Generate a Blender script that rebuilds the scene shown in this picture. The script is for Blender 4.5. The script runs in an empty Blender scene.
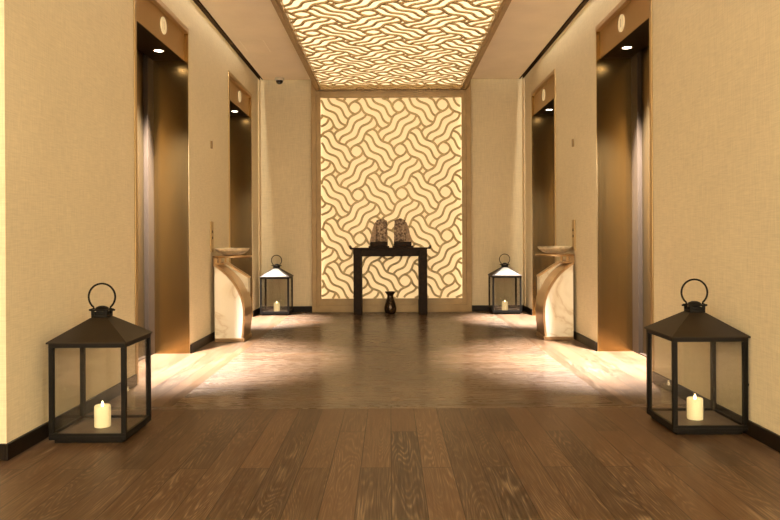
import bpy, bmesh, math, random
from mathutils import Vector, Matrix, noise
random.seed(7)
S = bpy.context.scene
COL = S.collection
PI = math.pi

# ------------------------------------------------------------------ materials
def mat(name):
    m = bpy.data.materials.new(name); m.use_nodes = True
    nt = m.node_tree
    b = nt.nodes['Principled BSDF']
    return m, nt, b
def N(nt, t, **kw):
    n = nt.nodes.new(t)
    for k, v in kw.items():
        if k.startswith('i_'):
            key = k[2:].replace('_', ' ')
            n.inputs[key].default_value = v
        else:
            setattr(n, k, v)
    return n
def L(nt, a, b): nt.links.new(a, b)
def rgba(c): return (c[0], c[1], c[2], 1.0)
def ramp(nt, stops):
    r = nt.nodes.new('ShaderNodeValToRGB')
    e = r.color_ramp.elements
    while len(e) < len(stops): e.new(0.5)
    for k, (p, c) in enumerate(stops):
        e[k].position = p; e[k].color = rgba(c)
    return r
def coords(nt, scale=(1, 1, 1), rot=(0, 0, 0)):
    tc = nt.nodes.new('ShaderNodeTexCoord'); mp = nt.nodes.new('ShaderNodeMapping')
    mp.inputs['Scale'].default_value = scale; mp.inputs['Rotation'].default_value = rot
    L(nt, tc.outputs['Object'], mp.inputs['Vector'])
    return mp.outputs['Vector']

def simple(name, col, rough=.5, metal=0., var=.08, scale=14., spec=.5, bump=0.):
    m, nt, b = mat(name)
    v = coords(nt)
    nz = N(nt, 'ShaderNodeTexNoise', i_Scale=scale, i_Detail=4.)
    L(nt, v, nz.inputs['Vector'])
    lo = tuple(c * (1 - var) for c in col); hi = tuple(min(1, c * (1 + var)) for c in col)
    r = ramp(nt, [(.35, lo), (.65, hi)])
    L(nt, nz.outputs['Fac'], r.inputs['Fac']); L(nt, r.outputs['Color'], b.inputs['Base Color'])
    b.inputs['Roughness'].default_value = rough; b.inputs['Metallic'].default_value = metal
    b.inputs['Specular IOR Level'].default_value = spec
    if bump:
        bp = N(nt, 'ShaderNodeBump', i_Strength=bump, i_Distance=.002)
        L(nt, nz.outputs['Fac'], bp.inputs['Height']); L(nt, bp.outputs['Normal'], b.inputs['Normal'])
    return m

def linen(name, col):
    m, nt, b = mat(name)
    a = N(nt, 'ShaderNodeTexNoise', i_Scale=1., i_Detail=3.); L(nt, coords(nt, (150, 150, 10)), a.inputs['Vector'])
    c = N(nt, 'ShaderNodeTexNoise', i_Scale=1., i_Detail=3.); L(nt, coords(nt, (11, 11, 180)), c.inputs['Vector'])
    g = N(nt, 'ShaderNodeTexNoise', i_Scale=1.3, i_Detail=2.); L(nt, coords(nt), g.inputs['Vector'])
    ad = N(nt, 'ShaderNodeMath', operation='ADD'); L(nt, a.outputs['Fac'], ad.inputs[0]); L(nt, c.outputs['Fac'], ad.inputs[1])
    ad2 = N(nt, 'ShaderNodeMath', operation='MULTIPLY_ADD'); L(nt, g.outputs['Fac'], ad2.inputs[0]); ad2.inputs[1].default_value = .5
    L(nt, ad.outputs[0], ad2.inputs[2])
    hf = N(nt, 'ShaderNodeMath', operation='MULTIPLY'); L(nt, ad2.outputs[0], hf.inputs[0]); hf.inputs[1].default_value = .4
    r = ramp(nt, [(.36, tuple(x * .86 for x in col)), (.64, tuple(x * 1.08 for x in col))])
    L(nt, hf.outputs[0], r.inputs['Fac']); L(nt, r.outputs['Color'], b.inputs['Base Color'])
    b.inputs['Roughness'].default_value = .75; b.inputs['Specular IOR Level'].default_value = .25
    bp = N(nt, 'ShaderNodeBump', i_Strength=.12, i_Distance=.002)
    L(nt, ad.outputs[0], bp.inputs['Height']); L(nt, bp.outputs['Normal'], b.inputs['Normal'])
    return m

def planks(name, along_y, tone=1.0, width=.132, length=1.55, rough=.36, coat=0., spec=.2, aniso=0.):
    """oak boards with limed grain; boards run along Y (or along X)"""
    m, nt, b = mat(name)
    rot = (0, 0, PI / 2) if along_y else (0, 0, 0)
    v = coords(nt, rot=rot)
    br = N(nt, 'ShaderNodeTexBrick', offset=.37, offset_frequency=2)
    br.inputs['Scale'].default_value = 1.0
    br.inputs['Brick Width'].default_value = length
    br.inputs['Row Height'].default_value = width
    br.inputs['Mortar Size'].default_value = .0022
    br.inputs['Mortar Smooth'].default_value = .3
    br.inputs['Bias'].default_value = 0.
    br.inputs['Color1'].default_value = (0, 0, 0, 1); br.inputs['Color2'].default_value = (1, 1, 1, 1)
    br.inputs['Mortar'].default_value = (.5, .5, .5, 1)
    L(nt, v, br.inputs['Vector'])
    # per board offset so the grain differs from board to board
    sc = N(nt, 'ShaderNodeVectorMath', operation='SCALE'); L(nt, br.outputs['Color'], sc.inputs[0]); sc.inputs['Scale'].default_value = 9.
    av = N(nt, 'ShaderNodeVectorMath', operation='ADD'); L(nt, v, av.inputs[0]); L(nt, sc.outputs[0], av.inputs[1])
    def noise_(scale, detail, dist=0.):
        st = N(nt, 'ShaderNodeMapping'); st.inputs['Scale'].default_value = scale; L(nt, av.outputs[0], st.inputs['Vector'])
        n_ = N(nt, 'ShaderNodeTexNoise', i_Scale=1.0, i_Detail=detail, i_Distortion=dist); L(nt, st.outputs[0], n_.inputs['Vector'])
        return n_.outputs['Fac']
    def math_(op, a, b_=None, c_=None):
        q = N(nt, 'ShaderNodeMath', operation=op)
        for k, x in enumerate((a, b_, c_)):
            if x is None: continue
            if isinstance(x, (int, float)): q.inputs[k].default_value = x
            else: L(nt, x, q.inputs[k])
        return q.outputs[0]
    # cathedral rings: contour lines of a board-long noise, broken up by fibres
    body = noise_((.9, 9., 1.), 1.)
    rings = math_('MULTIPLY_ADD', math_('SINE', math_('MULTIPLY', body, 170.)), .5, .5)
    rings = math_('POWER', rings, 2.5)
    fib = noise_((5., 150., 1.), 2.)
    fr = ramp(nt, [(.32, (0, 0, 0)), (.72, (1, 1, 1))]); L(nt, fib, fr.inputs['Fac'])
    patch = ramp(nt, [(.38, (0, 0, 0)), (.62, (1, 1, 1))]); L(nt, noise_((1.3, 7., 1.), 2.), patch.inputs['Fac'])
    lime = math_('MULTIPLY', math_('MULTIPLY', rings, fr.outputs['Color']), math_('MULTIPLY_ADD', patch.outputs['Color'], .75, .25))
    g2 = math_('MULTIPLY_ADD', fr.outputs['Color'], .22, math_('MULTIPLY', lime, .85))
    T = tone
    rb = ramp(nt, [(0., (.026 * T, .0105 * T, .0034 * T)), (.5, (.046 * T, .0200 * T, .0070 * T)), (1., (.080 * T, .037 * T, .0145 * T))])
    L(nt, br.outputs['Color'], rb.inputs['Fac'])
    mx = N(nt, 'ShaderNodeMix', data_type='RGBA'); L(nt, g2, mx.inputs['Factor'])
    L(nt, rb.outputs['Color'], mx.inputs['A']); mx.inputs['B'].default_value = (.21 * T, .145 * T, .088 * T, 1)
    dk = N(nt, 'ShaderNodeMix', data_type='RGBA'); L(nt, br.outputs['Fac'], dk.inputs['Factor'])
    L(nt, mx.outputs['Result'], dk.inputs['A']); dk.inputs['B'].default_value = (.022, .010, .004, 1)
    L(nt, dk.outputs['Result'], b.inputs['Base Color'])
    b.inputs['Roughness'].default_value = .30
    b.inputs['Specular IOR Level'].default_value = spec
    if aniso:
        # fine bevels across each board stretch reflections across the boards
        b.inputs['Anisotropic'].default_value = aniso
        tv = N(nt, 'ShaderNodeCombineXYZ'); tv.inputs['Y'].default_value = 1.
        L(nt, tv.outputs[0], b.inputs['Tangent'])
    b.inputs['Coat Weight'].default_value = coat; b.inputs['Coat Roughness'].default_value = .26
    rr = N(nt, 'ShaderNodeMath', operation='MULTIPLY_ADD'); L(nt, g2, rr.inputs[0]); rr.inputs[1].default_value = .12; rr.inputs[2].default_value = rough
    L(nt, rr.outputs[0], b.inputs['Roughness'])
    h = N(nt, 'ShaderNodeMath', operation='MULTIPLY_ADD'); L(nt, br.outputs['Fac'], h.inputs[0]); h.inputs[1].default_value = -1.5
    L(nt, g2, h.inputs[2])
    bp = N(nt, 'ShaderNodeBump', i_Strength=.10, i_Distance=.0012); L(nt, h.outputs[0], bp.inputs['Height']); L(nt, bp.outputs['Normal'], b.inputs['Normal'])
    return m

def brushed(name, col, rough=.3):
    m, nt, b = mat(name)
    a = N(nt, 'ShaderNodeTexNoise', i_Scale=1., i_Detail=3.); L(nt, coords(nt, (160, 160, 2.)), a.inputs['Vector'])
    r = ramp(nt, [(.3, tuple(c * .94 for c in col)), (.7, tuple(min(1, c * 1.05) for c in col))])
    L(nt, a.outputs['Fac'], r.inputs['Fac']); L(nt, r.outputs['Color'], b.inputs['Base Color'])
    b.inputs['Metallic'].default_value = 1.; b.inputs['Roughness'].default_value = rough
    mr = N(nt, 'ShaderNodeMath', operation='MULTIPLY_ADD'); L(nt, a.outputs['Fac'], mr.inputs[0]); mr.inputs[1].default_value = .06; mr.inputs[2].default_value = rough - .03
    L(nt, mr.outputs[0], b.inputs['Roughness'])
    return m

def emissive(name, base, emit, strength):
    m, nt, b = mat(name)
    b.inputs['Base Color'].default_value = rgba(base); b.inputs['Roughness'].default_value = .6
    b.inputs['Emission Color'].default_value = rgba(emit); b.inputs['Emission Strength'].default_value = strength
    return m

def glass():
    m = bpy.data.materials.new('clear_glass'); m.use_nodes = True; nt = m.node_tree
    for n in list(nt.nodes): nt.nodes.remove(n)
    o = nt.nodes.new('ShaderNodeOutputMaterial'); t = nt.nodes.new('ShaderNodeBsdfTransparent')
    t.inputs['Color'].default_value = (.97, .97, .96, 1)
    g = nt.nodes.new('ShaderNodeBsdfGlossy'); g.inputs['Roughness'].default_value = .03
    lw = nt.nodes.new('ShaderNodeLayerWeight'); lw.inputs['Blend'].default_value = .5
    pw = N(nt, 'ShaderNodeMath', operation='POWER'); L(nt, lw.outputs['Facing'], pw.inputs[0]); pw.inputs[1].default_value = 5.
    f = N(nt, 'ShaderNodeMath', operation='MULTIPLY_ADD'); L(nt, pw.outputs[0], f.inputs[0]); f.inputs[1].default_value = .9; f.inputs[2].default_value = .055
    x = nt.nodes.new('ShaderNodeMixShader'); L(nt, f.outputs[0], x.inputs[0]); L(nt, t.outputs[0], x.inputs[1]); L(nt, g.outputs[0], x.inputs[2])
    L(nt, x.outputs[0], o.inputs['Surface'])
    return m

def marble():
    m, nt, b = mat('cream_marble')
    v = coords(nt, (1, 1, 1), (.4, .5, .6))
    n1 = N(nt, 'ShaderNodeTexNoise', i_Scale=2.2, i_Detail=4., i_Distortion=.8); L(nt, v, n1.inputs['Vector'])
    ab = N(nt, 'ShaderNodeMath', operation='SUBTRACT'); L(nt, n1.outputs['Fac'], ab.inputs[0]); ab.inputs[1].default_value = .5
    aa = N(nt, 'ShaderNodeMath', operation='ABSOLUTE'); L(nt, ab.outputs[0], aa.inputs[0])
    r = ramp(nt, [(0., (.60, .50, .36)), (.012, (.70, .62, .48)), (.05, (.76, .70, .57)), (.3, (.79, .74, .62))])
    L(nt, aa.outputs[0], r.inputs['Fac']); L(nt, r.outputs['Color'], b.inputs['Base Color'])
    b.inputs['Roughness'].default_value = .3
    return m

def carved():
    m, nt, b = mat('mottled_stone')
    v = coords(nt)
    n1 = N(nt, 'ShaderNodeTexNoise', i_Scale=28., i_Detail=6.); L(nt, v, n1.inputs['Vector'])
    n2 = N(nt, 'ShaderNodeTexVoronoi', i_Scale=34.); L(nt, v, n2.inputs['Vector'])
    ad = N(nt, 'ShaderNodeMath', operation='MULTIPLY_ADD'); L(nt, n2.outputs['Distance'], ad.inputs[0]); ad.inputs[1].default_value = .5; L(nt, n1.outputs['Fac'], ad.inputs[2])
    r = ramp(nt, [(.4, (.02, .010, .006)), (.6, (.085, .045, .024)), (.78, (.22, .14, .08)), (.95, (.38, .28, .18))])
    L(nt, ad.outputs[0], r.inputs['Fac']); L(nt, r.outputs['Color'], b.inputs['Base Color'])
    b.inputs['Roughness'].default_value = .6
    return m

M = dict(
    wall=linen('linen_wallpaper', (.68, .585, .405)),
    ceil=simple('ceiling_paint', (.95, .86, .68), .8, var=.03, scale=3., spec=.2),
    base=simple('dark_baseboard', (.010, .006, .0035), .4, var=.2, spec=.2),
    trimpale=simple('pale_trim', (.68, .53, .33), .55, var=.04),
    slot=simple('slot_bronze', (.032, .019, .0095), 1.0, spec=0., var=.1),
    floor_y=planks('oak_boards_lengthwise', True),
    floor_x=planks('oak_boards_crosswise', False, 1., rough=.25, spec=.5, aniso=.62),
    floor_s=planks('oak_boards_side', True, 1.05, spec=.35),
    floor_b=planks('oak_border_board', True, .9, width=.5, length=2.4),
    bronze=brushed('brushed_bronze', (.37, .24, .092), .23),
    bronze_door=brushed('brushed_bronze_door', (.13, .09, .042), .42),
    bronze_frame=brushed('satin_bronze_frame', (.50, .355, .18), .42),
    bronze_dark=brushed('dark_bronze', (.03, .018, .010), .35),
    rose=simple('rose_bronze', (.038, .026, .017), .5, .0, var=.05, spec=.12),
    gold=simple('gold_wood_frame', (.36, .24, .105), .45, var=.08, scale=9.),
    lattice=simple('lattice_gold', (.50, .37, .17), .5, var=.05),
    lattice_c=simple('lattice_ceiling_gold', (.46, .32, .15), .5, var=.05),
    diff_w=emissive('wall_diffuser', (.45, .42, .33), (1., .65, .295), .62),
    diff_c=emissive('ceiling_diffuser', (.4, .36, .28), (1., .77, .43), 1.25),
    led=emissive('led_strip', (.8, .8, .8), (1., .90, .66), 16.),
    black=simple('blackened_iron', (.006, .0045, .003), .5, 0., var=.2, spec=.14),
    roof=simple('dark_iron_roof', (.018, .011, .005), .5, 0., var=.15, spec=.2),
    tray=simple('brown_iron_plate', (.085, .055, .03), .45, 0., var=.25, spec=.3),
    cream=simple('cream_panel', (.175, .16, .125), .3, var=.03),
    glass=glass(),
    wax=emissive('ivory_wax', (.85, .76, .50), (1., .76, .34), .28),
    flame=emissive('candle_flame', (1, .8, .5), (1., .78, .42), 6.),
    lens=emissive('downlight_lens', (.9, .9, .9), (1., .86, .68), 14.),
    disc=emissive('indicator_disc', (.80, .70, .48), (1., .80, .45), .22),
    disc2=simple('indicator_mark', (.50, .41, .25), .5),
    marble=marble(),
    copper=simple('warm_copper_band', (.52, .36, .205), .3, 1., var=.06, scale=5.),
    bowl=simple('stone_bowl', (.52, .42, .28), .4, var=.25, scale=20.),
    wood=simple('dark_table_wood', (.016, .0075, .003), .5, var=.3, scale=30., spec=.1),
    stone=carved(),
    fin=simple('pale_stone', (.30, .19, .11), .55, var=.25, scale=40.),
    vase=simple('dark_bronze_glaze', (.05, .028, .014), .18, .6, var=.3),
    white=simple('white_plastic', (.75, .70, .60), .4, var=.02),
    dome=simple('smoked_dome', (.010, .008, .007), .08, var=.1),
    sensor=simple('sensor_bronze', (.22, .14, .06), .4, .5),
    lobby=simple('lobby_paint', (.62, .53, .38), .8, var=.03),
)

# ------------------------------------------------------------------ mesh helpers
class MB:
    def __init__(s): s.bm = bmesh.new(); s.mi = 0
    def box(s, x0, x1, y0, y1, z0, z1, bevel=0., mi=0):
        x0, x1 = min(x0, x1), max(x0, x1); y0, y1 = min(y0, y1), max(y0, y1); z0, z1 = min(z0, z1), max(z0, z1)
        vs = [s.bm.verts.new((x, y, z)) for z in (z0, z1) for y in (y0, y1) for x in (x0, x1)]
        fs = []
        for q in ((0, 2, 3, 1), (4, 5, 7, 6), (0, 1, 5, 4), (2, 6, 7, 3), (0, 4, 6, 2), (1, 3, 7, 5)):
            f = s.bm.faces.new([vs[i] for i in q]); f.material_index = mi; fs.append(f)
        if bevel:
            es = list({e for f in fs for e in f.edges})
            bmesh.ops.bevel(s.bm, geom=es, offset=bevel, segments=2, affect='EDGES', profile=.5)
        return s
    def prism(s, pts, axis, a, b):
        """extrude a 2D outline along an axis; pts are (p,q) in the two other axes in order"""
        def mk(p, q, t):
            return {'x': (t, p, q), 'y': (p, t, q), 'z': (p, q, t)}[axis]
        A = [s.bm.verts.new(mk(p, q, a)) for p, q in pts]; B = [s.bm.verts.new(mk(p, q, b)) for p, q in pts]
        n = len(pts)
        s.bm.faces.new(A); s.bm.faces.new(B[::-1])
        for i in range(n):
            s.bm.faces.new((A[i], B[i], B[(i + 1) % n], A[(i + 1) % n]))
        return s
    def lathe(s, prof, seg=32, c=(0, 0, 0)):
        rings = []
        for r, z in prof:
            if r < 1e-6: rings.append([s.bm.verts.new((c[0], c[1], c[2] + z))])
            else: rings.append([s.bm.verts.new((c[0] + r * math.cos(2 * PI * k / seg), c[1] + r * math.sin(2 * PI * k / seg), c[2] + z)) for k in range(seg)])
        for a, b in zip(rings, rings[1:]):
            for k in range(seg):
                k2 = (k + 1) % seg
                if len(a) == 1 and len(b) == 1: continue
                if len(a) == 1: s.bm.faces.new((a[0], b[k2], b[k]))
                elif len(b) == 1: s.bm.faces.new((a[k], a[k2], b[0]))
                else: s.bm.faces.new((a[k], a[k2], b[k2], b[k]))
        for f in s.bm.faces: f.smooth = True
        return s
    def tube(s, pts, r, seg=10, closed=False):
        P = [Vector(p) for p in pts]; n = len(P); rings = []
        up = None
        for i in range(n):
            if closed: t = P[(i + 1) % n] - P[i - 1]
            else: t = P[min(i + 1, n - 1)] - P[max(i - 1, 0)]
            t.normalize()
            if up is None:
                up = Vector((0, 0, 1)) if abs(t.z) < .9 else Vector((1, 0, 0))
            side = t.cross(up); side.normalize(); up = side.cross(t)
            rings.append([s.bm.verts.new(P[i] + r * (math.cos(2 * PI * k / seg) * side + math.sin(2 * PI * k / seg) * up)) for k in range(seg)])
        m = n if closed else n - 1
        for i in range(m):
            a, b = rings[i], rings[(i + 1) % n]
            for k in range(seg):
                f = s.bm.faces.new((a[k], a[(k + 1) % seg], b[(k + 1) % seg], b[k])); f.smooth = True
        if not closed:
            s.bm.faces.new(rings[0]); s.bm.faces.new(rings[-1][::-1])
        return s
    def build(s, name, m, parent=None, loc=None):
        bmesh.ops.recalc_face_normals(s.bm, faces=s.bm.faces)
        me = bpy.data.meshes.new(name); s.bm.to_mesh(me); s.bm.free()
        for mm in (m if isinstance(m, (list, tuple)) else [m]): me.materials.append(mm)
        o = bpy.data.objects.new(name, me); COL.objects.link(o)
        if parent: o.parent = parent
        if loc: o.location = loc
        return o
def thing(name, label, cat, loc=(0, 0, 0), rz=0., group=None):
    o = bpy.data.objects.new(name, None); COL.objects.link(o); o.empty_display_size = .1
    o.location = loc; o.rotation_euler = (0, 0, rz); o['label'] = label; o['category'] = cat
    if group: o['group'] = group
    return o
def tag(o, label, cat, group=None):
    o['label'] = label; o['category'] = cat
    if group: o['group'] = group
    return o
def struct(o): o['kind'] = 'structure'; return o

# ------------------------------------------------------------------ room dimensions
XL, XR, YB = -1.74, 1.795, 9.61
YN = 3.235                     # where the corridor opens to the lobby
CZ, TOPZ = 3.10, 3.50
T = .45
ELEV = [(4.87, 6.20), (7.72, 9.03)]
EH = 2.81
XC = .022                     # centre line of the lit panels

# floor -------------------------------------------------------------
bm = bmesh.new()
def quad(x0, x1, y0, y1, mi):
    f = bm.faces.new([bm.verts.new(p) for p in ((x0, y0, 0), (x1, y0, 0), (x1, y1, 0), (x0, y1, 0))]); f.material_index = mi
FX0, FX1, FY0 = -1.37, 1.40, 4.24
quad(-4.7, 4.7, -3.2, FY0 - .07, 0)
quad(-2.6, 2.7, FY0 - .07, FY0, 1)
quad(FX0 + .07, FX1 - .07, FY0, 9.85, 2)
quad(FX0, FX0 + .07, FY0, 9.85, 3); quad(FX1 - .07, FX1, FY0, 9.85, 3)
quad(-2.6, FX0, FY0, 9.85, 4); quad(FX1, 2.7, FY0, 9.85, 4)
me = bpy.data.meshes.new('floor'); bm.to_mesh(me); bm.free()
for k in ('floor_y', 'floor_x', 'floor_x', 'floor_b', 'floor_s'): me.materials.append(M[k])
fo = bpy.data.objects.new('floor', me); COL.objects.link(fo); struct(fo)

# walls -------------------------------------------------------------
def side_wall(name, xi, xo):
    w = MB()
    ys = [YN] + [y for e in ELEV for y in e] + [YB]
    for a, b in zip(ys[0::2], ys[1::2]): w.box(xi, xo, a, b, 0, TOPZ)
    for a, b in ELEV: w.box(xi, xo, a, b, EH, TOPZ)
    return struct(w.build(name, M['wall']))
side_wall('wall_left', XL, XL - T); side_wall('wall_right', XR, XR + T)
struct(MB().box(XL - T, XR + T, YB, YB + .2, 0, TOPZ).build('wall_back', M['wall']))
struct(MB().box(-4.7, XL - T, YN, YN + .2, 0, TOPZ).build('wall_near_left', M['wall']))
struct(MB().box(XR + T, 4.7, YN, YN + .2, 0, TOPZ).build('wall_near_right', M['wall']))
struct(MB().box(-4.9, -4.7, -3.2, YN + .2, 0, TOPZ).build('wall_lobby_left', M['lobby']))
struct(MB().box(4.7, 4.9, -3.2, YN + .2, 0, TOPZ).build('wall_lobby_right', M['lobby']))
struct(MB().box(-4.9, 4.9, -3.4, -3.2, 0, TOPZ).build('wall_lobby_back', M['lobby']))
# ceiling: slab with a shadow slot along the corridor walls
SL = .065
c = MB()
c.box(XL + SL, XR - SL, YN, YB - .10, CZ, CZ + .05)
c.box(-4.7, 4.7, -3.2, YN, CZ, CZ + .05)
c.box(-4.9, 4.9, -3.4, YB + .2, TOPZ, TOPZ + .06)
struct(c.build('ceiling', M['ceil']))
# slot linings
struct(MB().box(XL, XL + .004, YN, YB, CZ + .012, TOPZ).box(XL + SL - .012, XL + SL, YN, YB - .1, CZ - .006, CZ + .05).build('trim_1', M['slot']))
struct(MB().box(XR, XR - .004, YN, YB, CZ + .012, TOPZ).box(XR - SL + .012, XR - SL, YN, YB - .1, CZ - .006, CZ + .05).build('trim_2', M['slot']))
# pale corner trims at the far end of the side walls
struct(MB().box(XL, XL + .012, 9.47, YB, 0.078, CZ).build('trim_3', M['trimpale']))
struct(MB().box(XR, XR - .012, 9.47, YB, 0.078, CZ).build('trim_4', M['trimpale']))
# baseboards
def baseboard(name, xi, sgn):
    b = MB()
    ys = [YN] + [y for e in ELEV for y in e] + [YB]
    for a, e in zip(ys[0::2], ys[1::2]):
        b.box(xi, xi + sgn * .014, a - (.014 if a == YN else 0), e, 0, .076, .003)
    b.box(xi, xi - sgn * 2.5, YN - .014, YN, 0, .076, .003)
    return struct(b.build(name, M['base']))
baseboard('baseboard_left', XL, 1); baseboard('baseboard_right', XR, -1)
bb = MB(); bb.box(XL + .014, XC - 1.07, YB - .014, YB, 0, .076, .003); bb.box(XC + 1.07, XR - .014, YB - .014, YB, 0, .076, .003)
struct(bb.build('baseboard_back', M['base']))

# ------------------------------------------------------------------ woven wavy lattice
def lattice(P, origin, ang, rect, width, to3d, thick):
    """p4 basket weave of wavy four-line bundles. 2D plane: x right, y 'down'. rect=(x0,x1,y0,y1)"""
    b = MB(); bm = b.bm
    ca, sa = math.cos(ang), math.sin(ang)
    e1 = Vector((ca, -sa)); e2 = Vector((sa, ca))
    a = P / math.sqrt(2)
    O = Vector(origin)
    frames = [(e1 * .5 * P, (e1 + e2) / math.sqrt(2), (e1 - e2) / math.sqrt(2)),
              (e2 * .5 * P, (e2 - e1) / math.sqrt(2), (e1 + e2) / math.sqrt(2))]
    x0, x1, y0, y1 = rect
    def inside(p): return x0 <= p.x <= x1 and y0 <= p.y <= y1
    R = 12
    for i in range(-R, R + 1):
        for j in range(-R, R + 1):
            for fam, (off, U, V) in enumerate(frames):
                lift = -.0015 * fam          # one family lies a hair proud of the other
                c = O + e1 * (P * i) + e2 * (P * j) + off
                if c.x < x0 - P or c.x > x1 + P or c.y < y0 - P or c.y > y1 + P: continue
                for v0 in (-.36, -.12, .12, .36):
                    ul = -.64 - .05 * math.cos(3 * PI * (v0 + .5)) - .012
                    ur = .64 + .05 * math.cos(3 * PI * (.5 - v0)) + .012
                    n = 30; pts = []
                    for k in range(n + 1):
                        u = ul + (ur - ul) * k / n
                        v = v0 + .05 * math.cos(3 * PI * (u + .5))
                        pts.append(c + (U * u + V * v) * a)
                    run = []
                    for k, p in enumerate(pts + [None]):
                        if p is not None and inside(p): run.append(k)
                        else:
                            if len(run) > 1:
                                rows = []
                                for q in run:
                                    t = pts[min(q + 1, n)] - pts[max(q - 1, 0)]; t.normalize()
                                    nn = Vector((-t.y, t.x)) * width / 2
                                    A, B = pts[q] + nn, pts[q] - nn
                                    rows.append([bm.verts.new(to3d(A, lift)), bm.verts.new(to3d(B, lift)), bm.verts.new(to3d(B, thick + lift)), bm.verts.new(to3d(A, thick + lift))])
                                for r0, r1 in zip(rows, rows[1:]):
                                    for k2 in range(4):
                                        bm.faces.new((r0[k2], r0[(k2 + 1) % 4], r1[(k2 + 1) % 4], r1[k2]))
                                bm.faces.new(rows[0]); bm.faces.new(rows[-1][::-1])
                            run = []
    return b

# ------------------------------------------------------------------ backlit wall panel
YF = 9.53                                   # front plane of its frame
IX0, IX1, IZ0, IZ1 = XC - .942, XC + .942, .177, 2.867
PZ = 2.96                                   # underside of the dropped ceiling panel
wp = thing('backlit_wall_panel', 'tall glowing wall panel with woven wavy lattice behind the dark console table', 'wall panel', (XC, YB, 0))
def W(x0, x1, y0, y1, z0, z1, b, bev=.003): b.box(x0 - XC, x1 - XC, y0 - YB, y1 - YB, z0, z1, bev); return b
f = MB()
W(XC - 1.065, XC - 1.0, YF, YB, .0, CZ, f); W(XC + 1.0, XC + 1.065, YF, YB, .0, CZ, f)         # outer flat stiles
W(XC - 1.0, IX0, YF + .012, YF + .046, .0, PZ, f); W(IX1, XC + 1.0, YF + .012, YF + .046, .0, PZ, f)    # inner stepped stiles
W(XC - 1.0, IX0 - .044, YF + .046, YB, .0, PZ, f, 0); W(IX1 + .044, XC + 1.0, YF + .046, YB, .0, PZ, f, 0)   # sides of the light box
W(IX0, IX1, YF + .012, YB, IZ1, PZ, f)                                                           # head
W(IX0, IX1, YF + .012, YB, .0, IZ0, f)                                                           # bottom rail
f.build('frame', M['gold'], wp)
pl = MB(); W(XC - 1.0, XC + 1.0, YF, YF + .012, 0.0, .095, pl); W(XC - 1.0, XC + 1.0, YF - .006, YF, 0., .012, pl, .001)
pl.build('plinth', M['gold'], wp)
YL = YF + .03
s = (lambda p, t: (p.x - XC, YL + t - YB, -p.y))
lat = lattice(.5846, (-.4595, -2.732), math.radians(1.8), (IX0 - .002, IX1 + .002, -IZ1 - .002, -IZ0 + .002), .029, s, .012)
lat.build('lattice_screen', M['lattice'], wp)
d = MB(); W(IX0 - .044, IX1 + .044, YB - .012, YB - .004, IZ0, IZ1, d, 0); d.build('diffuser', M['diff_w'], wp)
for sx in (-1, 1):
    st = MB(); x = (IX0 - .043 if sx < 0 else IX1 + .043)
    W(x, x - sx * .004, YF + .05, YB - .016, IZ0, IZ1, st, 0)
    st.build('led_strip', M['led'], wp)

# ------------------------------------------------------------------ dropped ceiling light panel
CY0, CY1 = 3.30, YF
cp = thing('ceiling_light_panel', 'long glowing ceiling panel with woven wavy lattice over the corridor', 'ceiling panel', (XC, (CY0 + CY1) / 2, PZ))
CYM = (CY0 + CY1) / 2
f = MB()
HW, FW = 1.0, .07
def Cb(x0, x1, y0, y1, z0, z1, b, bev=.002): b.box(x0, x1, y0 - CYM, y1 - CYM, z0 - PZ, z1 - PZ, bev)
for sx in (-1, 1):
    Cb(sx * HW, sx * (HW - FW * .6), CY0, CY1, PZ, CZ, f)
    Cb(sx * (HW - FW * .6), sx * (HW - FW), CY0, CY1, PZ + .008, CZ, f)
Cb(-HW + FW, HW - FW, CY0, CY0 + FW, PZ, CZ, f); Cb(-HW + FW, HW - FW, CY1 - .05, CY1, PZ, CZ, f)
f.build('frame', M['gold'], cp)
s = (lambda p, t: (p.x - XC, p.y - CYM, .012 + t))
lat = lattice(.588, (.405, 6.28), math.radians(2.6), (XC - HW + FW - .002, XC + HW - FW + .002, CY0 + FW - .002, CY1 - .048), .026, s, .012)
lat.build('lattice_screen', M['lattice_c'], cp)
d = MB(); Cb(-HW + FW, HW - FW, CY0 + FW, CY1 - .05, PZ + .060, PZ + .068, d, 0); d.build('diffuser', M['diff_c'], cp)

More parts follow.
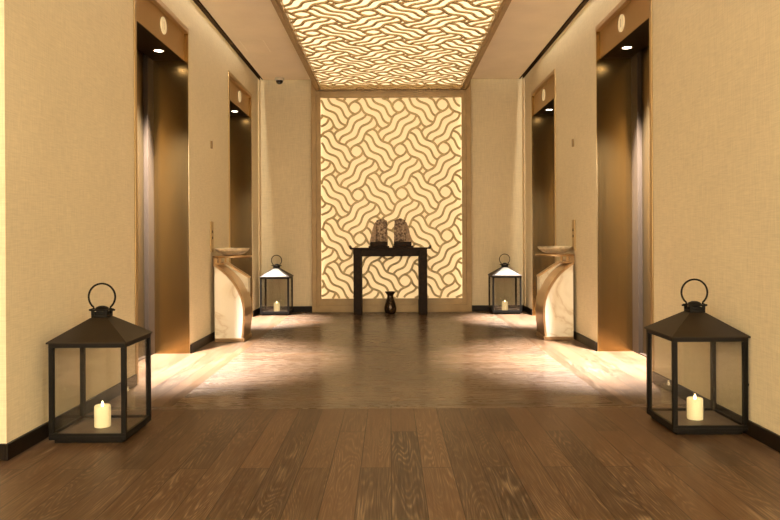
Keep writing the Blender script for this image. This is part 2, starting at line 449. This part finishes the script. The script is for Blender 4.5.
# ------------------------------------------------------------------ elevators
DP = .30                                    # depth from wall face to the doors
HB = 2.534                                   # underside of the header
def elevator(label, side, y0, y1):
    xi = XL if side < 0 else XR
    o = thing('elevator', label, 'elevator', (xi, (y0 + y1) / 2, 0), 0, 'bronze elevators along the corridor')
    h = (y1 - y0) / 2
    X = lambda d: side * d                   # d>0 goes into the wall
    fw = .042; f2 = .012
    f = MB()
    f.box(X(-.008), X(.0), -h, -h + fw, 0, EH, .002); f.box(X(-.002), X(.0), h - f2, h, 0, EH, .002)
    f.box(X(-.008), X(.0), -h + fw, h - f2, EH - fw, EH, .002); f.box(X(.0), X(.045), -h + fw, h - f2, EH - fw, EH - fw + .02)
    f.build('portal_frame', M['bronze_frame'], o)
    a, b = -h + fw, h - f2
    MB().box(X(.032), X(.040), a, b, HB, EH - fw).build('header_panel', M['bronze_frame'], o)
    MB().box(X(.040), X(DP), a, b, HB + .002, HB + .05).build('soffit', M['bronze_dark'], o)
    for (p, q) in ((a - .02, a), (b, b + .02)):
        MB().box(X(.0), X(DP + .03), p, q, 0, EH - fw).build('jamb_panel', M['bronze'], o)
    for (p, q) in ((a, a + .15), (b - .15, b)):
        MB().box(X(DP), X(DP + .05), p, q, 0, HB + .05, .002).build('door_casing', M['rose'], o)
    a2, b2 = a + .15, b - .15; mid = (a2 + b2) / 2
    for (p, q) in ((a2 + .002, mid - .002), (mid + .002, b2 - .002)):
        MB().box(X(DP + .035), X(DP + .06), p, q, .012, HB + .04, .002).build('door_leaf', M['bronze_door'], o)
    MB().box(X(DP + .004), X(DP + .07), a2, b2, 0, .010).build('sill', M['rose'], o)
    # round hall indicator on the header
    zc, r = 2.668, .067
    def disc(rad, d0, d1, nm, m, par):
        q = MB(); n = 40
        q.prism([(rad * math.cos(2 * PI * k / n) + .075, zc + rad * math.sin(2 * PI * k / n)) for k in range(n)], 'x', X(d0), X(d1))
        return q.build(nm, m, par)
    di = disc(r, .032, .024, 'floor_indicator', M['disc'], o)
    mk = MB(); mk.box(X(.024), X(.0232), .069, .081, zc - .032, zc + .034).build('indicator_mark', M['disc2'], di)
    return o
elevator('near left bronze elevator doorway, beside the left foreground lantern', -1, *ELEV[0])
elevator('far left bronze elevator doorway, behind the left marble pedestal', -1, *ELEV[1])
elevator('near right bronze elevator doorway, beside the right foreground lantern', 1, *ELEV[0])
elevator('far right bronze elevator doorway, behind the right marble pedestal', 1, *ELEV[1])

def downlight(label, x, y, cone):
    o = thing('recessed_downlight', label, 'downlight', (x, y, HB + .002), 0, 'downlights in the elevator soffits')
    MB().lathe([(.036, 0.0), (.048, 0.0), (.050, -.004), (.046, -.007), (.036, -.003), (.036, 0.0)], 28).build('trim_ring', M['bronze_frame'], o)
    MB().lathe([(0, -.0005), (.035, -.0005), (.035, -.003), (0, -.003)], 28).build('lens', M['lens'], o)
    l = bpy.data.lights.new('downlight_beam', 'SPOT'); l.energy = DL; l.color = (1., .95, .93)
    l.spot_size = math.radians(cone); l.spot_blend = 1.0; l.shadow_soft_size = .035
    lo = bpy.data.objects.new('downlight_beam', l); COL.objects.link(lo); lo.parent = o; lo.location = (0, 0, -.02); lo.rotation_euler = (0, math.radians(5) * (1 if x > 0 else -1), 0)
DL = 4900.
downlight('lit downlight in the soffit of the near left elevator', -1.885, 5.85, 60)
downlight('lit downlight in the soffit of the far left elevator', -1.875, 8.67, 44)
downlight('lit downlight in the soffit of the near right elevator', 1.94, 5.83, 60)
downlight('lit downlight in the soffit of the far right elevator', 1.94, 8.67, 44)

# ------------------------------------------------------------------ wall plates
for side, xi, nm in ((-1, XL, 'left'), (1, XR, 'right')):
    o = thing('call_plate', 'tall bronze call plate on the %s wall above the marble pedestal' % nm, 'call plate', (xi, 6.96, .86), 0, 'elevator call plates')
    MB().box(0, -side * .012, -.05, .05, 0, .30, .002).build('face_plate', M['bronze_frame'], o)
    n = 20
    for zc in (.2, .14):
        MB().prism([(.014 * math.cos(2 * PI * k / n), zc + .014 * math.sin(2 * PI * k / n)) for k in range(n)], 'x', -side * .012, -side * .015).build('button', M['rose'], o)
    t = MB().box(0, -side * .018, -.016, .016, 0, .075, .004).build('wall_sensor', M['sensor'], None, (xi, 6.96, 1.87))
    tag(t, 'tiny bronze sensor high on the %s wall between the two elevators' % nm, 'sensor', 'small wall sensors')

# ------------------------------------------------------------------ marble pedestals with bowls
def pedestal(label, side):
    xi = XL if side < 0 else XR
    o = thing('pedestal', label, 'pedestal', (xi - side * (.05 if side < 0 else .036), 6.87, 0), 0, 'marble pedestals with bowls')
    X = lambda d: -side * d
    arc = [(0, .742), (.05, .718), (.095, .685), (.135, .650), (.175, .605), (.21, .556), (.24, .505), (.265, .450), (.282, .39), (.291, .32), (.292, .24), (.286, .15), (.276, .04)]
    MB().box(0, X(.285), -.004, .38, 0, .035, .003).build('base', M['copper'], o)
    core = [(0, .035)] + [(0, arc[0][1] - .014)] + [(d - .012, z - .010) for d, z in arc[1:-1]] + [(arc[-1][0] - .012, .035)]
    MB().prism([(X(d), z) for d, z in core], 'y', .004, .30).build('marble_body', M['marble'], o)
    band = MB()
    out = [(d, z) for d, z in arc]; inn = [(max(d - .020, 0), z - .014 if z > .3 else z) for d, z in arc]
    bm = band.bm; rows = []
    for (a, b) in zip(out, inn):
        rows.append([bm.verts.new((X(a[0]), 0, a[1])), bm.verts.new((X(a[0]), .36, a[1])), bm.verts.new((X(b[0]), .36, b[1])), bm.verts.new((X(b[0]), 0, b[1]))])
    for r0, r1 in zip(rows, rows[1:]):
        for k in range(4): bm.faces.new((r0[k], r0[(k + 1) % 4], r1[(k + 1) % 4], r1[k]))
    bm.faces.new(rows[0]); bm.faces.new(rows[-1][::-1])
    band.build('curved_band', M['copper'], o)
    slab = [(0, .035), (0, .748), (.03, .748), (.262, .598), (.262, .40), (.262, .035)]
    MB().prism([(X(d), z) for d, z in slab], 'y', .30, .42).build('marble_slab', M['marble'], o)
    cap = [(0, .748), (0, .760), (.032, .760), (.268, .606), (.268, .592), (.262, .592), (.262, .598), (.03, .748)]
    MB().prism([(X(d), z) for d, z in cap], 'y', .298, .422).build('slab_edging', M['copper'], o)
    br = MB(); br.box(0, X(.07), .10, .26, .735, .755, .003); br.box(X(.012), X(.035), .12, .15, .755, .806, .002); br.box(X(.05), X(.07), .21, .24, .755, .806, .002)
    br.box(X(-.034), X(.004), .10, .26, .715, .815, .002)
    br.build('bracket', M['copper'], o)
    cx, cy = .135, .18
    tr = MB(); n = 48
    ring = [(.150, .806), (.190, .806), (.190, .826), (.150, .826), (.150, .806)]
    tr.lathe(ring, 48, (X(cx), cy, 0)); 
    tr.box(X(0), X(.05), .11, .25, .806, .826, .002)
    tr.build('tray_ring', M['copper'], o)
    bw = MB().lathe([(0, .832), (.08, .832), (.12, .845), (.152, .870), (.168, .896), (.162, .899), (.145, .874), (.11, .855), (0, .848)], 48, (X(cx), cy, 0))
    bw.build('bowl', M['bowl'], o)
    return o
pedestal('cream marble pedestal with shallow bowl against the left wall', -1)
pedestal('cream marble pedestal with shallow bowl against the right wall', 1)

# ------------------------------------------------------------------ lanterns
def lantern(label, where, x, y, rz=0., cream=False, latch=0):
    o = thing('lantern', label, 'lantern', (x, y, 0), rz, 'square glass floor lanterns')
    H = .1875; pw = .023
    b = MB(); b.box(-.168, .168, -.168, .168, 0, .020, .003); b.box(-H, H, -H, H, .020, .036, .002)
    for s_ in (-1, 1):
        b.box(-H, H, s_ * H, s_ * (H - .014), .036, .050, .001); b.box(s_ * H, s_ * (H - .014), -H + .014, H - .014, .036, .050, .001)
    b.build('base', M['black'], o)
    MB().box(-H + .015, H - .015, -H + .015, H - .015, .0355, .0375).build('floor_plate', M['tray'], o)
    for sx in (-1, 1):
        for sy in (-1, 1):
            MB().box(sx * H, sx * (H - pw), sy * H, sy * (H - pw), .050, .468, .0015).build('post', M['black'], o)
    r = MB()
    for s_ in (-1, 1):
        r.box(-H, H, s_ * H, s_ * (H - pw), .468, .488, .001); r.box(s_ * H, s_ * (H - pw), -H + pw, H - pw, .468, .488, .001)
    r.build('top_rail', M['black'], o)
    # pyramid roof with a small eave
    E, Tt, z0, z1, z2 = .196, .042, .488, .495, .598
    rf = MB(); bm = rf.bm
    q = [[bm.verts.new((sx * e, sy * e, z)) for sx, sy in ((-1, -1), (1, -1), (1, 1), (-1, 1))] for e, z in ((E, z0), (E, z1), (Tt, z2))]
    bm.faces.new(q[0][::-1]); bm.faces.new(q[2])
    for a, c_ in zip(q, q[1:]):
        for k in range(4): bm.faces.new((a[k], a[(k + 1) % 4], c_[(k + 1) % 4], c_[k]))
    ro = rf.build('roof', M['roof'], o)
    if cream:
        # pale panel laid on the front slope only, other slopes stay dark
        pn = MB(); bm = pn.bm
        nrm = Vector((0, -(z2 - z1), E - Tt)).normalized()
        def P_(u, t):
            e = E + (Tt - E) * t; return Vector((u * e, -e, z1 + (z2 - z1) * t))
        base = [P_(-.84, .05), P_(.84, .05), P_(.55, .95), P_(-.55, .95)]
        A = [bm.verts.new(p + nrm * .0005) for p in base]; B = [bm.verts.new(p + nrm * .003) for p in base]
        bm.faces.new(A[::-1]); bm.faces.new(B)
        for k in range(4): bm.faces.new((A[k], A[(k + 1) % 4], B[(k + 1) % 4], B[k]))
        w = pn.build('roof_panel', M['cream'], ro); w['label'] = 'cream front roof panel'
    cp_ = MB()
    cp_.box(-.040, .040, -.040, .040, .598, .612, .002)
    for sx in (-1, 1):
        for sy in (-1, 1): cp_.box(sx * .040, sx * .026, sy * .040, sy * .026, .612, .632, .001)
    cp_.box(-.030, .030, -.030, .030, .612, .626, .001)
    cp_.box(-.044, .044, -.044, .044, .632, .638, .002)
    cp_.lathe([(.036, .638), (.030, .648), (.014, .655), (0, .656)], 20)
    cp_.build('vent_cap', M['black'], o)
    # bail: open ring on two ears
    R, zc = .068, .701
    pts = []
    a0 = math.radians(-58)
    for k in range(33):
        t = a0 + (PI - 2 * a0) * k / 32
        pts.append((R * math.cos(t), 0, zc + R * math.sin(t)))
    pts = [(.060, 0, .634)] + [(pts[0][0] + .004, 0, pts[0][2] - .001)] + pts[1:-1] + [(pts[-1][0] - .004, 0, pts[-1][2] - .001)] + [(-.060, 0, .634)]
    h = MB().tube(pts, .005, 10)
    h.tube([(-.066, 0, .634), (-.040, 0, .634)], .005, 10); h.tube([(.040, 0, .634), (.066, 0, .634)], .005, 10)
    h.build('ring_handle', M['black'], o)
    g = H - .010
    for ax, s_ in (('y', -1), ('y', 1), ('x', -1), ('x', 1)):
        p = MB()
        if ax == 'y': p.box(-H + pw, H - pw, s_ * g - .0015, s_ * g + .0015, .050, .468)
        else: p.box(s_ * g - .0015, s_ * g + .0015, -H + pw, H - pw, .050, .468)
        p.build('glass_pane', M['glass'], o)
    if latch:
        MB().tube([(latch * H, -.17, .25), (latch * (H + .012), -.17, .25)], .005, 10).build('latch', M['black'], o)
    cd = thing('candle', 'ivory pillar candle inside the %s' % where, 'candle', (x, y, .0375), 0, 'pillar candles in lanterns')
    MB().lathe([(0, 0), (.039, 0), (.040, .003), (.040, .104), (.037, .109), (.030, .107), (.012, .101), (0, .100)], 32).build('wax_body', M['wax'], cd)
    MB().lathe([(0, .099), (.005, .102), (.0075, .110), (.005, .121), (.0012, .131), (0, .132)], 14).build('flame', M['flame'], cd)
    return o
lantern('large black glass lantern at the left foreground by the wall corner', 'left foreground lantern', -1.478, 3.665)
lantern('large black glass lantern at the right foreground by the wall', 'right foreground lantern', 1.597, 3.755, 0., latch=1)
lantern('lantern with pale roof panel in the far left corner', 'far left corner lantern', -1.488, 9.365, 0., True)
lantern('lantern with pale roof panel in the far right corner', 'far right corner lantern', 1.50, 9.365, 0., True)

# ------------------------------------------------------------------ console table and what stands by it
TX = XC - .020; TY0, TY1, TH = 9.20, 9.48, .862
tb = thing('console_table', 'dark wood console table with upturned ends before the lit panel', 'table', (TX, (TY0 + TY1) / 2, 0))
hd = (TY1 - TY0) / 2
top = MB().box(-.515, .515, -hd - .01, hd, TH - .018, TH, .003)
for s_ in (-1, 1):
    top.prism([(s_ * .500, TH - .002), (s_ * .524, TH + .030), (s_ * .531, TH + .028), (s_ * .524, TH - .004), (s_ * .515, TH - .018)], 'y', -hd - .01, hd)
top.build('table_top', M['wood'], tb)
MB().box(-.37, .37, -hd + .012, hd - .012, .750, TH - .018, .002).build('apron', M['wood'], tb)
for s_ in (-1, 1):
    MB().box(s_ * .475, s_ * .370, -hd, -hd + .10, 0, TH - .018, .004).build('leg', M['wood'], tb)
    MB().box(s_ * .475, s_ * .370, hd - .10, hd, 0, TH - .018, .004).build('leg', M['wood'], tb)
    MB().box(s_ * .475, s_ * .380, -hd + .10, hd - .10, .750, TH - .018, .002).build('side_rail', M['wood'], tb)

def ornament(label, x, flip):
    o = thing('stone_ornament', label, 'ornament', (x, 9.34, TH), 0, 'stone ornaments on the console table')
    b = MB().box(-.135, .135, -.06, .06, 0, .022, .004); b.box(-.115, .115, -.052, .052, .022, .075, .006)
    b.build('base', M['wood'], o)
    # rough block, wider at foot, uneven top
    bm = bmesh.new(); bmesh.ops.create_grid(bm, x_segments=1, y_segments=1, size=.01); bm.clear()
    r = bmesh.ops.create_cube(bm, size=1.)
    bmesh.ops.subdivide_edges(bm, edges=bm.edges[:], cuts=9, use_grid_fill=True)
    for v in bm.verts:
        t = v.co.z + .5
        w = .155 - .02 * t
        x_ = v.co.x * w - flip * .036; y_ = v.co.y * (.085 - .02 * t); z_ = .075 + t * .285
        if t > .9: z_ += .028 * math.cos(v.co.x * 3.0) - .012
        d_ = noise.noise_vector(Vector((x_, y_ + flip, z_)) * 26.) * .009 + noise.noise_vector(Vector((x_ + 3, y_, z_)) * 60.) * .004
        if t < .02: d_.z = 0
        v.co = Vector((x_, y_, z_)) + d_
    for f_ in bm.faces: f_.smooth = True
    me = bpy.data.meshes.new('carved_block'); bm.to_mesh(me); bm.free(); me.materials.append(M['stone'])
    q = bpy.data.objects.new('carved_block', me); COL.objects.link(q); q.parent = o
    fn = MB().prism([(flip * .02, .075), (flip * .122, .075), (flip * .100, .16), (flip * .078, .26), (flip * .05, .33), (flip * .02, .34)], 'y', -.012, .03)
    e = fn.build('pale_fin', M['fin'], o); e['label'] = 'paler smooth stone fin'
    return o
ornament('left of two carved stone ornaments on the console table', -.145, -1)
ornament('right of two carved stone ornaments on the console table', .165, 1)

v = MB().lathe([(0, 0), (.055, 0), (.068, .012), (.079, .045), (.080, .075), (.072, .115), (.058, .165), (.045, .205), (.040, .228), (.044, .245), (.062, .268), (.073, .282), (.071, .286), (.060, .275), (.040, .250), (.034, .228), (0, .20)], 40)
tag(v.build('vase', M['vase'], None, (.0, 9.36, 0)), 'small dark flared vase on the floor under the console table', 'vase')

# ------------------------------------------------------------------ ceiling bits
sc = thing('security_camera', 'small dark dome security camera on the ceiling by the back left corner', 'camera', (-1.445, 9.42, CZ))
MB().lathe([(0, 0), (.062, 0), (.062, -.022), (.056, -.034), (0, -.034)], 32).build('mount', M['white'], sc)
MB().lathe([(.047, -.034), (.046, -.048), (.038, -.066), (.022, -.077), (0, -.081)], 32).build('dome', M['dome'], sc)
hh = MB()
for (x0, x1, y0, y1) in ((-1.60, -1.34, 7.60, 7.606), (-1.60, -1.34, 8.08, 8.086), (-1.60, -1.594, 7.606, 8.08), (-1.346, -1.34, 7.606, 8.08)):
    hh.box(x0, x1, y0, y1, CZ - .003, CZ, 0)
struct(hh.build('access_hatch', M['ceil']))        # faint access hatch outline

# ------------------------------------------------------------------ lights
def area(name, loc, direction, sx, sy, power, col, spread=None):
    l = bpy.data.lights.new(name, 'AREA'); l.shape = 'RECTANGLE'; l.size = sx; l.size_y = sy; l.energy = power; l.color = col
    if spread: l.spread = math.radians(spread)
    o = bpy.data.objects.new(name, l); COL.objects.link(o); o.location = loc
    o.rotation_euler = Vector(direction).to_track_quat('-Z', 'Y').to_euler()
    return o
WARM = (1., .89, .69)
def strip(name, loc, d, length, power):
    l = bpy.data.lights.new(name, 'AREA'); l.shape = 'RECTANGLE'; l.size = length; l.size_y = .02; l.energy = power; l.color = WARM
    o = bpy.data.objects.new(name, l); COL.objects.link(o)
    z = -Vector(d).normalized()
    x = Vector((0, 1, 0)) if length > 1 else Vector((1, 0, 0))
    y = z.cross(x).normalized(); x = y.cross(z)
    o.matrix_world = Matrix.Translation(loc) @ Matrix((x, y, z)).transposed().to_4x4()
    return o
for x_ in (XL + .034, XR - .034):
    strip('slot_light', (x_, 5.85, TOPZ - .012), (0, 0, -1), 5.0, 82.)
strip('slot_light', (-1.35, YB - .05, TOPZ - .012), (0, 0, -1), .5, 1.6)
strip('slot_light', (1.40, YB - .05, TOPZ - .012), (0, 0, -1), .5, 1.6)
for x in (-2.6, 0, 2.6):  # unseen point lights added behind the camera to brighten corridor walls and ceiling
    l = bpy.data.lights.new('lobby_fill', 'POINT'); l.energy = 285.; l.color = WARM; l.shadow_soft_size = .18
    o = bpy.data.objects.new('lobby_fill', l); COL.objects.link(o); o.location = (x, -1.9, 1.95)

w = bpy.data.worlds.new('world'); S.world = w; w.use_nodes = True
w.node_tree.nodes['Background'].inputs['Color'].default_value = (.02, .014, .008, 1)
w.node_tree.nodes['Background'].inputs['Strength'].default_value = 1.

# ------------------------------------------------------------------ camera
F = 715.
cd = bpy.data.cameras.new('camera'); cam = bpy.data.objects.new('camera', cd); COL.objects.link(cam)
cd.sensor_width = 36.; cd.sensor_fit = 'HORIZONTAL'; cd.lens = 36. * F / 780.
cd.shift_y = -23. / 780.; cd.shift_x = 0.
cd.clip_start = .05
ROLL = math.radians(-.30)
cam.matrix_world = Matrix.Translation((0, 0, 1.0)) @ Matrix.Rotation(PI / 2, 4, 'X') @ Matrix.Rotation(ROLL, 4, 'Z')
S.camera = cam
S.view_settings.view_transform = 'Standard'; S.view_settings.look = 'None'
S.view_settings.gamma = 1.; S.view_settings.use_curve_mapping = False
S.view_settings.exposure = .27
